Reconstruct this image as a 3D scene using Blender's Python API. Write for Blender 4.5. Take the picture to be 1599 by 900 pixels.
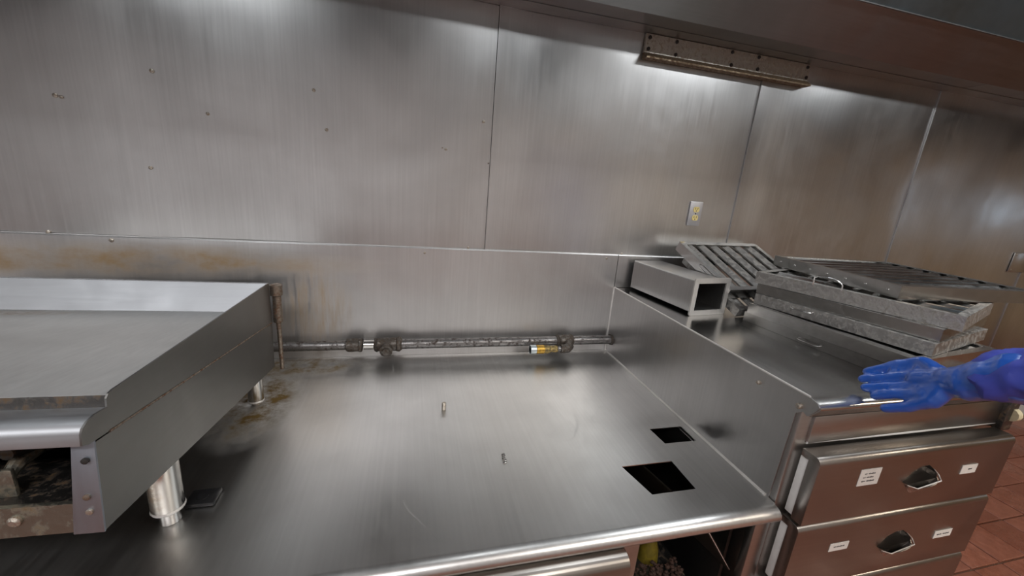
import bpy, bmesh, math, random
from mathutils import Vector, Matrix, noise

random.seed(7)
S = bpy.context.scene
for o in list(bpy.data.objects):
    bpy.data.objects.remove(o)
C = S.collection

# ------------------------------------------------------------------ frame of reference
# measured in the photograph relative to the camera: x right along the wall, d distance towards the wall, h height
WALL_D, EYE = 1.67, 1.42
def P(x, d, h):
    return Vector((x, d - WALL_D, h + EYE))

# ------------------------------------------------------------------ camera
yaw, pitch, roll = [math.radians(a) for a in (15.068, 14.922, 4.71)]
fwd = Vector((math.sin(yaw) * math.cos(pitch), math.cos(yaw) * math.cos(pitch), -math.sin(pitch)))
r0 = Vector((math.cos(yaw), -math.sin(yaw), 0))
u0 = r0.cross(fwd)
rt = math.cos(roll) * r0 + math.sin(roll) * u0
up = -math.sin(roll) * r0 + math.cos(roll) * u0
cam = bpy.data.cameras.new('camera')
cam.sensor_width = 36
cam.lens = 627.12 / 1599 * 36
cam.clip_start = 0.02
co = bpy.data.objects.new('camera', cam)
C.objects.link(co)
co.matrix_world = Matrix(((rt.x, up.x, -fwd.x, 0), (rt.y, up.y, -fwd.y, -WALL_D), (rt.z, up.z, -fwd.z, EYE), (0, 0, 0, 1)))
S.camera = co

# ------------------------------------------------------------------ world, lights, exposure
w = bpy.data.worlds.new('room_ambient')
S.world = w
w.use_nodes = True
w.node_tree.nodes['Background'].inputs[0].default_value = (0.80, 0.78, 0.76, 1)
w.node_tree.nodes['Background'].inputs[1].default_value = 0.25
vs = S.view_settings
vs.view_transform = 'Standard'
vs.look = 'None'
vs.exposure = -1.25
vs.gamma = 1
vs.use_curve_mapping = False
S.cycles.sample_clamp_indirect = 4.0

def area(name, loc, size, power, col, rot=(0, 0, 0)):
    l = bpy.data.lights.new(name, 'AREA')
    l.shape = 'RECTANGLE'
    l.size, l.size_y = size
    l.energy = power
    l.color = col
    o = bpy.data.objects.new(name, l)
    o.location = loc
    o.rotation_euler = rot
    C.objects.link(o)
    return o
# ceiling fluorescents of the kitchen aisle, behind the camera
for x, col in ((-3.0, (0.97, 0.98, 1.0)), (-0.6, (0.98, 0.98, 1.0)), (1.8, (1.0, 0.97, 0.92)), (4.4, (1.0, 0.88, 0.72))):
    area('ceiling_fluorescent', P(x, -1.2, 1.36), (1.2, 0.6), 110, col)
# tube lamps under the canopy of the exhaust hood: x, length, power
LAMPS = ((-0.95, 0.70, 7.5), (0.45, 0.35, 5), (1.72, 0.80, 23), (3.05, 0.70, 9))
LAMP_H = 0.97
for x, ln, pw in LAMPS:
    area('hood_lamp', P(x, 0.74, LAMP_H), (ln, 0.14), pw, (0.93, 0.97, 1.0))

# ------------------------------------------------------------------ materials
class NT:
    def __init__(s, name):
        s.m = bpy.data.materials.new(name)
        s.m.use_nodes = True
        s.n = s.m.node_tree.nodes
        s.l = s.m.node_tree.links
        s.b = s.n['Principled BSDF']
        s.pos = s.n.new('ShaderNodeNewGeometry').outputs['Position']
    def put(s, sock, v):
        if hasattr(v, 'node'):
            s.l.new(v, sock)
        elif isinstance(v, (tuple, list)) and len(v) == 3 and sock.type == 'RGBA':
            sock.default_value = (*v, 1)
        else:
            sock.default_value = v
    def noise(s, scale, detail=4, rough=0.55, loc=(0, 0, 0), rot=(0, 0, 0), dist=0.0):
        mp = s.n.new('ShaderNodeMapping')
        s.l.new(s.pos, mp.inputs['Vector'])
        mp.inputs['Location'].default_value = loc
        mp.inputs['Rotation'].default_value = rot
        mp.inputs['Scale'].default_value = scale if isinstance(scale, (tuple, list)) else (scale,) * 3
        t = s.n.new('ShaderNodeTexNoise')
        s.l.new(mp.outputs[0], t.inputs['Vector'])
        t.inputs['Scale'].default_value = 1
        t.inputs['Detail'].default_value = detail
        t.inputs['Roughness'].default_value = rough
        t.inputs['Distortion'].default_value = dist
        return t.outputs['Fac']
    def rng(s, v, a, b, c, d):
        t = s.n.new('ShaderNodeMapRange')
        s.l.new(v, t.inputs['Value'])
        for k, q in zip(('From Min', 'From Max', 'To Min', 'To Max'), (a, b, c, d)):
            t.inputs[k].default_value = q
        return t.outputs['Result']
    def math(s, op, a, b):
        t = s.n.new('ShaderNodeMath')
        t.operation = op
        s.put(t.inputs[0], a)
        s.put(t.inputs[1], b)
        return t.outputs[0]
    def mix(s, f, a, b):
        t = s.n.new('ShaderNodeMix')
        t.data_type = 'RGBA'
        s.put(t.inputs[0], f)
        s.put(t.inputs[6], a)
        s.put(t.inputs[7], b)
        return t.outputs[2]
    def bump(s, h, strength, dist, prev=None):
        t = s.n.new('ShaderNodeBump')
        s.l.new(h, t.inputs['Height'])
        t.inputs['Strength'].default_value = strength
        t.inputs['Distance'].default_value = dist
        if prev is not None:
            s.l.new(prev, t.inputs['Normal'])
        return t.outputs[0]
    def blob(s, c, r):
        """soft ellipsoidal mask around world point c with radii r"""
        mp = s.n.new('ShaderNodeMapping')
        mp.vector_type = 'TEXTURE'
        s.l.new(s.pos, mp.inputs['Vector'])
        mp.inputs['Location'].default_value = c
        mp.inputs['Scale'].default_value = r
        g = s.n.new('ShaderNodeTexGradient')
        g.gradient_type = 'SPHERICAL'
        s.l.new(mp.outputs[0], g.inputs[0])
        return g.outputs['Fac']
    def set(s, **k):
        for a, v in k.items():
            s.put(s.b.inputs[a.replace('_', ' ')], v)
        return s

def steel(name, col=(0.56, 0.545, 0.53), rough=0.3, grain=(4, 4, 400), smudge=0.12, bump=0.06, dents=0.0, stains=(), stain_col=(0.23, 0.13, 0.03), scratches=0.0):
    t = NT(name)
    g = t.noise(tuple(v * 0.45 if v > 100 else v for v in grain), 2, 0.5)
    s1 = t.noise(2.3, 5, 0.6, (3, 1, 7), dist=0.6)
    s2 = t.noise(14, 4, 0.6, (9, 2, 1))
    r = t.math('ADD', t.rng(s1, 0.3, 0.7, rough - smudge / 2, rough + smudge / 2), t.rng(s2, 0.35, 0.75, -0.012, 0.015))
    r = t.math('ADD', r, t.rng(g, 0.3, 0.7, -0.02, 0.02))
    c = t.mix(t.rng(g, 0.3, 0.7, 0, 1), tuple(v * 0.95 for v in col), tuple(min(1, v * 1.04) for v in col))
    c = t.mix(t.rng(s1, 0.35, 0.7, 0, 0.45), c, tuple(v * 0.70 for v in col))
    c = t.mix(t.rng(t.noise((1.6, 1.6, 0.9), 3, 0.5, (1.3, 4, 2.2), dist=0.5), 0.42, 0.66, 0, 0.5), c, tuple(v * q for v, q in zip(col, (0.62, 0.60, 0.585))))
    metal = 1.0
    if scratches:
        for sc_, lo in ((1.6, (2, 7, 1)), (2.7, (8, 3, 4))):
            n = t.noise(sc_, 1, 0.4, lo, dist=0.8)
            a_ = t.math('ABSOLUTE', t.math('SUBTRACT', n, 0.5), 0.0)
            r = t.math('ADD', r, t.math('MULTIPLY', t.rng(a_, 0.0, 0.0022, scratches, 0.0), t.rng(t.noise(5, 2, 0.5, lo), 0.45, 0.6, 0, 1)))
    for q, (ctr, rad, nscale, amount) in enumerate(stains):
        m = t.blob(ctr, rad)
        n = t.noise(nscale, 6, 0.65, (q * 3.1, q, 5))
        k = t.math('MULTIPLY', t.rng(m, 0.0, 0.55, 0, 1), t.rng(n, 0.30, 0.75, 0, amount))
        c = t.mix(k, c, stain_col)
        r = t.math('ADD', r, t.math('MULTIPLY', k, 0.35))
        metal = t.math('SUBTRACT', metal, t.math('MULTIPLY', k, 0.8))
    # keep the finish satin everywhere
    t.set(Base_Color=c, Metallic=metal, Roughness=t.math('MAXIMUM', r, 0.285) if rough > 0.26 else t.math('MINIMUM', r, 0.262))
    if dents:
        t.set(Normal=t.bump(t.noise(1.7, 2, 0.4, (5, 5, 2)), dents, 0.05))
    return t.m

def plain(name, col, rough=0.6, metal=0.0, var=0.15, scale=25, bump=0.0, **k):
    t = NT(name)
    n = t.noise(scale, 5, 0.6)
    t.set(Base_Color=t.mix(t.rng(n, 0.3, 0.7, 0, 1), tuple(v * (1 - var) for v in col), tuple(min(1, v * (1 + var)) for v in col)), Roughness=rough, Metallic=metal, **k)
    if bump:
        t.set(Normal=t.bump(n, bump, 0.004))
    return t.m

def rusty(name, steelcol, rustcol, amount=0.5, scale=40, rough=0.5):
    t = NT(name)
    n = t.noise(scale, 7, 0.7)
    k = t.rng(n, 0.62 - 0.3 * amount, 0.72 - 0.2 * amount, 0, 1)
    t.set(Base_Color=t.mix(k, steelcol, rustcol), Metallic=t.rng(k, 0, 1, 0.9, 0.1), Roughness=t.rng(k, 0, 1, rough * 0.7, 0.85), Normal=t.bump(n, 0.35, 0.004))
    return t.m

M = {}
M['wall'] = steel('brushed_wall_steel', (0.66, 0.655, 0.65), 0.32, (320, 320, 3), 0.12, 0.05, 0.30)
M['splash'] = steel('backsplash_steel', (0.66, 0.65, 0.645), 0.40, (320, 320, 3), 0.14, 0.05, 0.03,
    [(P(-1.0, 1.655, -0.375), (0.95, 0.3, 0.075), (5, 5, 9), 1.0), (P(-0.36, 1.655, -0.56), (0.16, 0.3, 0.2), (60, 60, 6), 0.8)], (0.30, 0.17, 0.04))
M['top'] = steel('worktop_steel', (0.74, 0.735, 0.72), 0.34, (260, 3, 260), 0.12, 0.04, 0.10,
    [(P(-0.47, 1.33, -0.765), (0.14, 0.28, 0.2), 16, 1.6), (P(-0.40, 1.58, -0.765), (0.3, 0.10, 0.2), 18, 1.4)], (0.15, 0.09, 0.02), 0.16)
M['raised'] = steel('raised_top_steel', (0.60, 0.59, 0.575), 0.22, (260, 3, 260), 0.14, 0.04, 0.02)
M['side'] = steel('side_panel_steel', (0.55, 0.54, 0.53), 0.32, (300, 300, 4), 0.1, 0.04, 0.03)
M['drawer'] = steel('drawer_front_steel', (0.38, 0.355, 0.33), 0.31, (4, 300, 300), 0.1, 0.04, 0.02)  # same steel, base darkened in place of shade from someone standing in front
M['frame'] = steel('cabinet_frame_steel', (0.52, 0.50, 0.48), 0.30, (4, 300, 300), 0.1, 0.04)
M['hood'] = steel('hood_steel', (0.30, 0.30, 0.30), 0.42, (4, 250, 250), 0.12, 0.04, 0.02)
M['plenum'] = steel('plenum_galvanised', (0.17, 0.21, 0.23), 0.42, (30, 30, 30), 0.2, 0.05)
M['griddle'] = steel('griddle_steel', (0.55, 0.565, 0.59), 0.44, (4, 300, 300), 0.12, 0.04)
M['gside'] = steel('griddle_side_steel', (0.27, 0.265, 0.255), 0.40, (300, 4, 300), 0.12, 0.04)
M['gback'] = steel('griddle_backsplash_steel', (0.36, 0.37, 0.385), 0.46, (4, 300, 300), 0.12)
M['gpost'] = steel('griddle_post_steel', (0.42, 0.46, 0.52), 0.5, (300, 300, 4), 0.1)
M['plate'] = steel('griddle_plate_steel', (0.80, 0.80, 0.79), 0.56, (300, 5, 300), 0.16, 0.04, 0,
    [(P(-1.15, 1.33, -0.45), (0.32, 0.04, 0.08), 26, 0.9)], (0.16, 0.08, 0.02))
M['grime'] = rusty('greasy_steel', (0.10, 0.095, 0.09), (0.10, 0.06, 0.028), 0.4, 50)
M['chrome'] = steel('leg_steel', (0.72, 0.70, 0.67), 0.17, (30, 30, 30), 0.1, 0.0)
M['chromerust'] = steel('stained_leg_steel', (0.70, 0.68, 0.64), 0.19, (30, 30, 30), 0.06, 0, 0, [(P(-0.52, 0.82, -0.69), (0.05, 0.05, 0.09), 30, 0.8)], (0.36, 0.20, 0.04))
M['rail'] = rusty('grimy_rail_steel', (0.26, 0.25, 0.21), (0.14, 0.09, 0.045), 0.4, 26, 0.5)
M['flange'] = steel('flange_steel', (0.78, 0.76, 0.73), 0.55, (60, 60, 60), 0.1)
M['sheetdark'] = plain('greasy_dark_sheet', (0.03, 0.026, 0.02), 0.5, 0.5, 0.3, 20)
M['weld'] = steel('bright_weld', (0.92, 0.90, 0.87), 0.6, (60, 60, 60), 0.1)
M['pipe'] = rusty('dark_gas_pipe', (0.22, 0.21, 0.205), (0.05, 0.035, 0.028), 0.45, 60, 0.4)
M['fitting'] = rusty('crusted_fitting', (0.12, 0.11, 0.10), (0.065, 0.042, 0.026), 0.6, 120)
M['crust'] = rusty('rust_flakes', (0.26, 0.22, 0.18), (0.12, 0.055, 0.025), 0.55, 110)
M['brass'] = plain('stained_brass', (0.50, 0.30, 0.06), 0.4, 0.9, 0.4, 90)
M['barrel'] = rusty('crusted_brass_barrel', (0.36, 0.26, 0.10), (0.09, 0.07, 0.035), 0.6, 130)
M['zinc'] = plain('zinc_ring', (0.62, 0.68, 0.70), 0.35, 0.9, 0.1, 60)
M['filter'] = steel('filter_steel', (0.54, 0.535, 0.52), 0.23, (60, 60, 60), 0.08, 0.06)
M['filterdull'] = rusty('dull_filter_steel', (0.42, 0.41, 0.395), (0.20, 0.185, 0.165), 0.42, 60, 0.5)
M['filterbright'] = steel('bright_filter_steel', (0.80, 0.795, 0.78), 0.20, (50, 50, 50), 0.16, 0.05)
M['filterdark'] = plain('greasy_filter_interior', (0.05, 0.045, 0.04), 0.6, 0.4, 0.3, 40)
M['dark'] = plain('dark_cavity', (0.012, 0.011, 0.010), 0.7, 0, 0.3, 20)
M['gasket'] = plain('white_gasket', (0.62, 0.62, 0.60), 0.55, 0, 0.08, 30)
M['paper'] = plain('paper_label', (0.74, 0.71, 0.66), 0.8, 0, 0.05, 60)
M['ink'] = plain('label_ink', (0.09, 0.085, 0.08), 0.8)
M['bracket'] = rusty('corroded_galvanised', (0.55, 0.52, 0.46), (0.27, 0.21, 0.14), 0.42, 60, 0.5)
M['bracketlip'] = rusty('corroded_galvanised_lip', (0.20, 0.15, 0.10), (0.12, 0.07, 0.035), 0.6, 90, 0.5)
M['screw'] = rusty('screw_head', (0.48, 0.44, 0.38), (0.20, 0.10, 0.03), 0.35, 200, 0.4)
M['hole'] = plain('dark_hole', (0.02, 0.017, 0.015), 0.8)
M['plateplastic'] = plain('outlet_cover_steel', (0.55, 0.55, 0.57), 0.4, 0.7, 0.06, 60)
M['ivory'] = plain('ivory_socket', (0.72, 0.58, 0.24), 0.45, 0, 0.1, 120)
M['glove'] = plain('blue_rubber', (0.012, 0.085, 0.42), 0.28, 0, 0.18, 14, 0.08, Coat_Weight=0.9, Coat_Roughness=0.12)
M['sleeve'] = plain('violet_blue_sleeve', (0.045, 0.065, 0.38), 0.5, 0, 0.16, 12, 0.1)
M['black'] = plain('black_plastic', (0.015, 0.015, 0.016), 0.3)
M['yellow'] = plain('yellow_residue', (0.16, 0.115, 0.008), 0.6, 0, 0.3, 60)
M['debris'] = plain('brown_debris', (0.045, 0.020, 0.012), 0.8, 0, 0.6, 70)
M['cream'] = plain('cream_roller', (0.62, 0.55, 0.36), 0.5)
M['beige'] = plain('painted_room_wall', (0.52, 0.52, 0.52), 0.7, 0, 0.08, 2)
M['warmwall'] = plain('warm_room_wall', (0.45, 0.34, 0.21), 0.6, 0, 0.1, 2)
M['ceiling'] = plain('ceiling_panel', (0.62, 0.60, 0.56), 0.8, 0, 0.04, 2)
M['lampglass'] = NT('lamp_globe_glass').set(Base_Color=(0.9, 0.9, 0.9), Roughness=0.3, Emission_Color=(0.93, 0.97, 1.0), Emission_Strength=12.0).m

M['daylight'] = NT('daylit_pane').set(Base_Color=(0.5, 0.6, 0.7), Emission_Color=(0.62, 0.80, 1.0), Emission_Strength=4.5).m
def tile_mat():
    t = NT('wet_quarry_tile')
    inf = t.n.new('ShaderNodeObjectInfo').outputs['Random']
    n = t.noise(30, 6, 0.65)
    c = t.mix(inf, (0.19, 0.066, 0.040), (0.28, 0.105, 0.066))
    c = t.mix(t.rng(n, 0.35, 0.75, 0, 0.7), c, (0.13, 0.04, 0.022))
    drops = t.noise(160, 2, 0.5, (4, 4, 4))
    d = t.rng(drops, 0.56, 0.64, 0, 1)
    wet = t.rng(t.noise(5, 3, 0.5, (1, 8, 2)), 0.42, 0.58, 0, 1)
    t.set(Base_Color=c, Roughness=t.rng(wet, 0, 1, 0.5, 0.16), Normal=t.bump(t.math('ADD', n, t.math('MULTIPLY', d, wet)), 0.3, 0.003))
    return t.m
M['tile'] = tile_mat()
M['grout'] = plain('dark_grout', (0.11, 0.085, 0.06), 0.7, 0, 0.4, 40)

def floor_mat():
    t = NT('quarry_tile_field')
    br = t.n.new('ShaderNodeTexBrick')
    mp = t.n.new('ShaderNodeMapping')
    t.l.new(t.pos, mp.inputs['Vector'])
    mp.inputs['Location'].default_value = (-2.496 + 0.18 * 30, 0.874 + 0.171 * 30, 0)
    t.l.new(mp.outputs[0], br.inputs['Vector'])
    br.offset = 0
    br.inputs['Scale'].default_value = 1
    br.inputs['Brick Width'].default_value = 0.18
    br.inputs['Row Height'].default_value = 0.171
    br.inputs['Mortar Size'].default_value = 0.006
    br.inputs['Color1'].default_value = (0.19, 0.066, 0.040, 1)
    br.inputs['Color2'].default_value = (0.27, 0.105, 0.066, 1)
    br.inputs['Mortar'].default_value = (0.11, 0.085, 0.06, 1)
    t.set(Base_Color=br.outputs['Color'], Roughness=0.32)
    return t.m
M['field'] = floor_mat()

# ------------------------------------------------------------------ mesh helpers
def bm_new():
    return bmesh.new()
def add_box(bm, a, b, bev=0.0, seg=2):
    lo = Vector([min(p, q) for p, q in zip(a, b)])
    hi = Vector([max(p, q) for p, q in zip(a, b)])
    t = bmesh.new()
    bmesh.ops.create_cube(t, size=1)
    for v in t.verts:
        v.co = Vector([(lo[i] + hi[i]) / 2 + v.co[i] * (hi[i] - lo[i]) for i in range(3)])
    if bev:
        bmesh.ops.bevel(t, geom=t.edges[:], offset=bev, segments=seg, profile=0.5, affect='EDGES')
    merge(bm, t)
    return bm
def merge(bm, t, mat=None):
    if mat is not None:
        t.transform(mat)
    me = bpy.data.meshes.new('tmp')
    t.to_mesh(me)
    t.free()
    bm.from_mesh(me)
    bpy.data.meshes.remove(me)
def add_prism(bm, poly, axis_vec, bev=0.0):
    """poly: list of Vectors (planar), extruded by axis_vec"""
    t = bmesh.new()
    n = len(poly)
    a = [t.verts.new(p) for p in poly]
    b = [t.verts.new(Vector(p) + Vector(axis_vec)) for p in poly]
    t.faces.new(a)
    t.faces.new(b[::-1])
    for i in range(n):
        t.faces.new((a[i], b[i], b[(i + 1) % n], a[(i + 1) % n]))
    bmesh.ops.recalc_face_normals(t, faces=t.faces[:])
    if bev:
        bmesh.ops.bevel(t, geom=t.edges[:], offset=bev, segments=2, profile=0.5, affect='EDGES')
    merge(bm, t)
    return bm
def add_tube(bm, pts, r, seg=16, caps=True):
    """round tube along points; r number or list"""
    pts = [Vector(p) for p in pts]
    rs = r if isinstance(r, (list, tuple)) else [r] * len(pts)
    rings = []
    prev = None
    for i, p in enumerate(pts):
        d = (pts[min(i + 1, len(pts) - 1)] - pts[max(i - 1, 0)])
        d.normalize()
        if prev is None:
            ref = Vector((0, 0, 1)) if abs(d.z) < 0.9 else Vector((1, 0, 0))
            x = d.cross(ref).normalized()
        else:
            x = (prev - d * prev.dot(d)).normalized()
        prev = x
        y = d.cross(x)
        rings.append([bm.verts.new(p + (x * math.cos(t) + y * math.sin(t)) * rs[i]) for t in [2 * math.pi * k / seg for k in range(seg)]])
    for a, b in zip(rings, rings[1:]):
        for k in range(seg):
            bm.faces.new((a[k], a[(k + 1) % seg], b[(k + 1) % seg], b[k]))
    if caps:
        bm.faces.new(rings[0][::-1])
        bm.faces.new(rings[-1])
    return bm
def add_grid(bm, fn, nu, nv):
    g = [[bm.verts.new(fn(i / nu, j / nv)) for j in range(nv + 1)] for i in range(nu + 1)]
    for i in range(nu):
        for j in range(nv):
            bm.faces.new((g[i][j], g[i + 1][j], g[i + 1][j + 1], g[i][j + 1]))
    return bm
def add_screw(bm, p, n, r=0.006, h=0.003):
    n = Vector(n).normalized()
    return add_tube(bm, [Vector(p) - n * 0.002, Vector(p) + n * h * 0.6, Vector(p) + n * h], [r, r, r * 0.55], 10)

def obj(name, bm, mat, parent=None, smooth=True, bake=True):
    bmesh.ops.recalc_face_normals(bm, faces=bm.faces[:])
    if parent is not None and bake:
        bm.transform(parent.matrix_world.inverted())
    me = bpy.data.meshes.new(name)
    bm.to_mesh(me)
    bm.free()
    me.materials.append(M[mat] if isinstance(mat, str) else mat)
    if smooth:
        me.polygons.foreach_set('use_smooth', [True] * len(me.polygons))
        me.set_sharp_from_angle(angle=math.radians(32))
    o = bpy.data.objects.new(name, me)
    C.objects.link(o)
    if parent is not None:
        o.parent = parent
        o.matrix_world  # parent inverse stays identity: geometry is in the parent's frame
    return o
def tag(o, label, cat, group=None):
    o['label'] = label
    o['category'] = cat
    if group:
        o['group'] = group
    return o
def thing(name, label, cat, loc, mat=None, group=None):
    o = bpy.data.objects.new(name, None)
    o.empty_display_size = 0.05
    C.objects.link(o)
    o.matrix_world = mat if mat is not None else Matrix.Translation(loc)
    return tag(o, label, cat, group)
def struct(o):
    o['kind'] = 'structure'
    return o
def part_label(o, s):
    o['label'] = s
    return o
def sub(name, bm, mat, child_of, root):
    """sub-part: geometry baked in the root's frame, child_of has identity local transform"""
    o = obj(name, bm, mat, root)
    o.parent = child_of
    return o

# ------------------------------------------------------------------ room shell
FLOOR = 0.0
b = bm_new()
add_box(b, (-5, -4.4, -0.1), (7.5, 0.25, -0.012))
floor = struct(obj('floor', b, 'field', smooth=False))
# near tiles in view are single pieces
tb = bm_new()
add_box(tb, (-0.087, -0.0825, -0.02), (0.087, 0.0825, 0.0), 0.003, 1)
me = bpy.data.meshes.new('tile')
bmesh.ops.recalc_face_normals(tb, faces=tb.faces[:])
tb.to_mesh(tb and me)
tb.free()
me.materials.append(M['tile'])
for i in range(-6, 10):
    for j in range(-5, 6):
        x = 2.496 + (i + 0.5) * 0.18
        y = 0.796 - WALL_D + (j + 0.5) * 0.171
        if x < 1.45 or y > -0.08:
            continue
        t = bpy.data.objects.new('tile', me)
        C.objects.link(t)
        t.parent = floor
        t.location = (x, y, random.uniform(-0.0015, 0.0005))
        t.rotation_euler = (random.uniform(-.004, .004), random.uniform(-.004, .004), random.uniform(-.006, .006))

b = bm_new(); add_box(b, (-5, -4.4, 2.80), (7.5, 0.25, 2.9))
struct(obj('ceiling', b, 'ceiling', smooth=False))
b = bm_new(); add_box(b, (-5, -4.5, 0), (7.5, -4.4, 2.8))
struct(obj('wall_front', b, 'beige', smooth=False))
b = bm_new(); add_box(b, (-5.1, -4.4, 0), (-5, 0.25, 2.8))
struct(obj('wall_left', b, 'beige', smooth=False))
b = bm_new(); add_box(b, (7.5, -4.4, 0), (7.6, 0.25, 2.8))
struct(obj('wall_right', b, 'warmwall', smooth=False))

# daylit window in the far right wall
win = struct(thing('window_1', 'x', 'x', (7.49, -2.05, EYE - 0.1)))
del win['label'], win['category']
b = bm_new(); add_box(b, (7.492, -2.55, EYE - 0.02), (7.496, -1.55, EYE + 0.20)); obj('pane', b, 'daylight', win)
b = bm_new()
for a_, c_ in (((7.47, -2.60, EYE - 0.07), (7.499, -1.50, EYE - 0.02)), ((7.47, -2.60, EYE + 0.20), (7.499, -1.50, EYE + 0.25)), ((7.47, -2.60, EYE - 0.02), (7.499, -2.55, EYE + 0.20)), ((7.47, -1.55, EYE - 0.02), (7.499, -1.50, EYE + 0.20))):
    add_box(b, a_, c_)
obj('window_frame', b, 'frame', win)
# back wall: masonry with steel cladding panels
b = bm_new(); add_box(b, (-5, 0.012, 0), (7.5, 0.25, 2.8))
wall = struct(obj('wall_back', b, 'beige', smooth=False))
seams = [-3.35, -2.13, -0.91, 0.315, 1.53, 2.635, 3.84, 5.06]
LEDGE = EYE - 0.291
TOPW = EYE + 0.66
def panel(k, x0, x1, ztop=TOPW, z0=LEDGE + 0.001):
    rnd = random.Random(k * 7 + 3)
    ph = [rnd.uniform(0, 6.28) for _ in range(4)]
    amp = 0.0026
    x0 += 0.0005
    x1 -= 0.0005
    def f(u, v):
        x = x0 + (x1 - x0) * u
        z = z0 + (ztop - z0) * v
        e = min(1, 8 * u, 8 * (1 - u))
        y = amp * (math.sin(2.1 * math.pi * u + ph[0]) * math.sin(1.7 * math.pi * v + ph[1]) + 0.5 * math.sin(4.3 * u + 5 * v + ph[2])) * e
        if u < 0.09:
            y -= 0.0045 * (1 - u / 0.09) ** 2
        if u > 0.9:
            y += 0.0030 * ((u - 0.9) / 0.1) ** 2
        return Vector((x, y - 0.001, z))
    b = bm_new()
    add_grid(b, f, 40, 24)
    ext = bmesh.ops.extrude_face_region(b, geom=b.faces[:])
    for v in [g for g in ext['geom'] if isinstance(g, bmesh.types.BMVert)]:
        v.co.y = 0.009
    o = obj('panel', b, 'wall', wall)
    return o
panels = [panel(k, seams[k], seams[k + 1], TOPW, LEDGE + 0.001 if k < 4 else 0.55) for k in range(len(seams) - 1)]

def wall_pt(x, h):
    return Vector((x, -0.002, EYE + h))
def screw_on_panel(k, p, r=0.006):
    b = bm_new()
    add_screw(b, p, (0, -1, 0), r, 0.004)
    o = obj('screw', b, 'screw', wall)
    o.parent = panels[k]
# positions measured from the photograph (x along the wall, height relative to the eye)
WSCREWS = [(-1.07, 0.143, 0.007), (-1.055, 0.14, 0.005), (-0.804, 0.248, 0.007), (-0.66, 0.136, 0.006), (-0.328, 0.251, 0.006), (-0.291, 0.124, 0.006), (-0.846, -0.055, 0.006), (0.279, 0.214, 0.006), (0.137, 0.098, 0.006), (0.124, 0.102, 0.003), (-1.162, -0.287, 0.006), (0.244, -0.287, 0.005), (0.962, -0.287, 0.005), (0.309, 0.06, 0.003)]
for x, h, r in WSCREWS:
    k = max(i for i in range(len(seams) - 1) if seams[i] < x)
    screw_on_panel(k, wall_pt(x, h), r)

# steel backsplash standing proud of the wall cladding, with a bent ledge on top
BS = 1.655 - WALL_D
ZC = EYE - 0.765            # worktop level
b = bm_new()
poly = [Vector((-2.6, BS, ZC + 0.0005)), Vector((-2.6, BS, LEDGE - 0.004)), Vector((-2.6, BS + 0.003, LEDGE)), Vector((-2.6, -0.0035, LEDGE + 0.0015)), Vector((-2.6, -0.0035, ZC + 0.0005))]
add_prism(b, poly, (3.541, 0, 0))
bs = thing('backsplash', 'low steel backsplash behind the worktop with yellow grease stains and bright top ledge', 'backsplash', (0, BS, ZC))
obj('sheet', b, 'splash', bs)
b = bm_new()
add_prism(b, [Vector((0.9435, v.y, max(v.z, EYE - 0.4465))) for v in poly], (0.585, 0, 0))
obj('sheet', b, 'splash', bs)
for x, h, r in [(-0.984, -0.305, 0.007), (0.065, -0.312, 0.005), (0.882, -0.31, 0.005)]:
    b = bm_new(); add_screw(b, (x, BS, EYE + h), (0, -1, 0), r, 0.004)
    obj('screw', b, 'screw', bs)

# ------------------------------------------------------------------ exhaust hood
hz = EYE + 0.618
hood = thing('exhaust_hood', 'stainless exhaust hood running along the top of the steel wall', 'hood', (0.5, -0.6, hz))
X0, X1 = -3.2, 5.6
def rib(y0, z0, y1, z1, th, xa=X0, xb=X1):
    d = Vector((0, y1 - y0, z1 - z0)); n = Vector((0, -d.z, d.y)).normalized() * th
    a = Vector((xa, y0, z0)); c = Vector((xa, y1, z1))
    return [a, c, c + n, a + n], (xb - xa, 0, 0)
def Y(d): return d - WALL_D
joint = 2.64
for xa, xb in ((X0, joint - 0.002), (joint + 0.002, X1)):
    b = bm_new(); add_prism(b, *rib(Y(1.668), hz, Y(1.495), hz, -0.003, xa, xb))
    obj('trough_underside', b, 'hood', hood)
b = bm_new(); add_prism(b, *rib(Y(1.64), hz - 0.0, Y(1.585), hz - 0.0008, 0.0008))
obj('trough_strip', b, 'hood', hood)
b = bm_new(); add_prism(b, *rib(Y(1.495), hz, Y(1.35), hz + 0.115, -0.003))
obj('trough_front', b, 'hood', hood)
b = bm_new(); add_prism(b, *rib(Y(1.35), hz + 0.115, Y(1.338), hz + 0.112, -0.003))
obj('trough_lip', b, 'hood', hood)
b = bm_new(); add_prism(b, *rib(Y(1.36), hz + 0.112, Y(1.16), hz + 0.50, -0.004))
obj('plenum_panel', b, 'plenum', hood)
b = bm_new(); add_prism(b, *rib(Y(1.16), hz + 0.50, Y(0.30), hz + 0.50, -0.004))
obj('canopy_top', b, 'plenum', hood)
b = bm_new(); add_prism(b, *rib(Y(0.30), hz + 0.50, Y(0.30), hz + 0.02, -0.004))
obj('canopy_front', b, 'hood', hood)
for xs in (X0, X1):
    b = bm_new(); add_prism(b, [Vector((xs, Y(1.668), hz)), Vector((xs, Y(0.3), hz + 0.02)), Vector((xs, Y(0.3), hz + 0.5)), Vector((xs, Y(1.16), hz + 0.5)), Vector((xs, Y(1.668), hz + 0.5))], (0.004, 0, 0))
    obj('end_panel', b, 'hood', hood)
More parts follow.
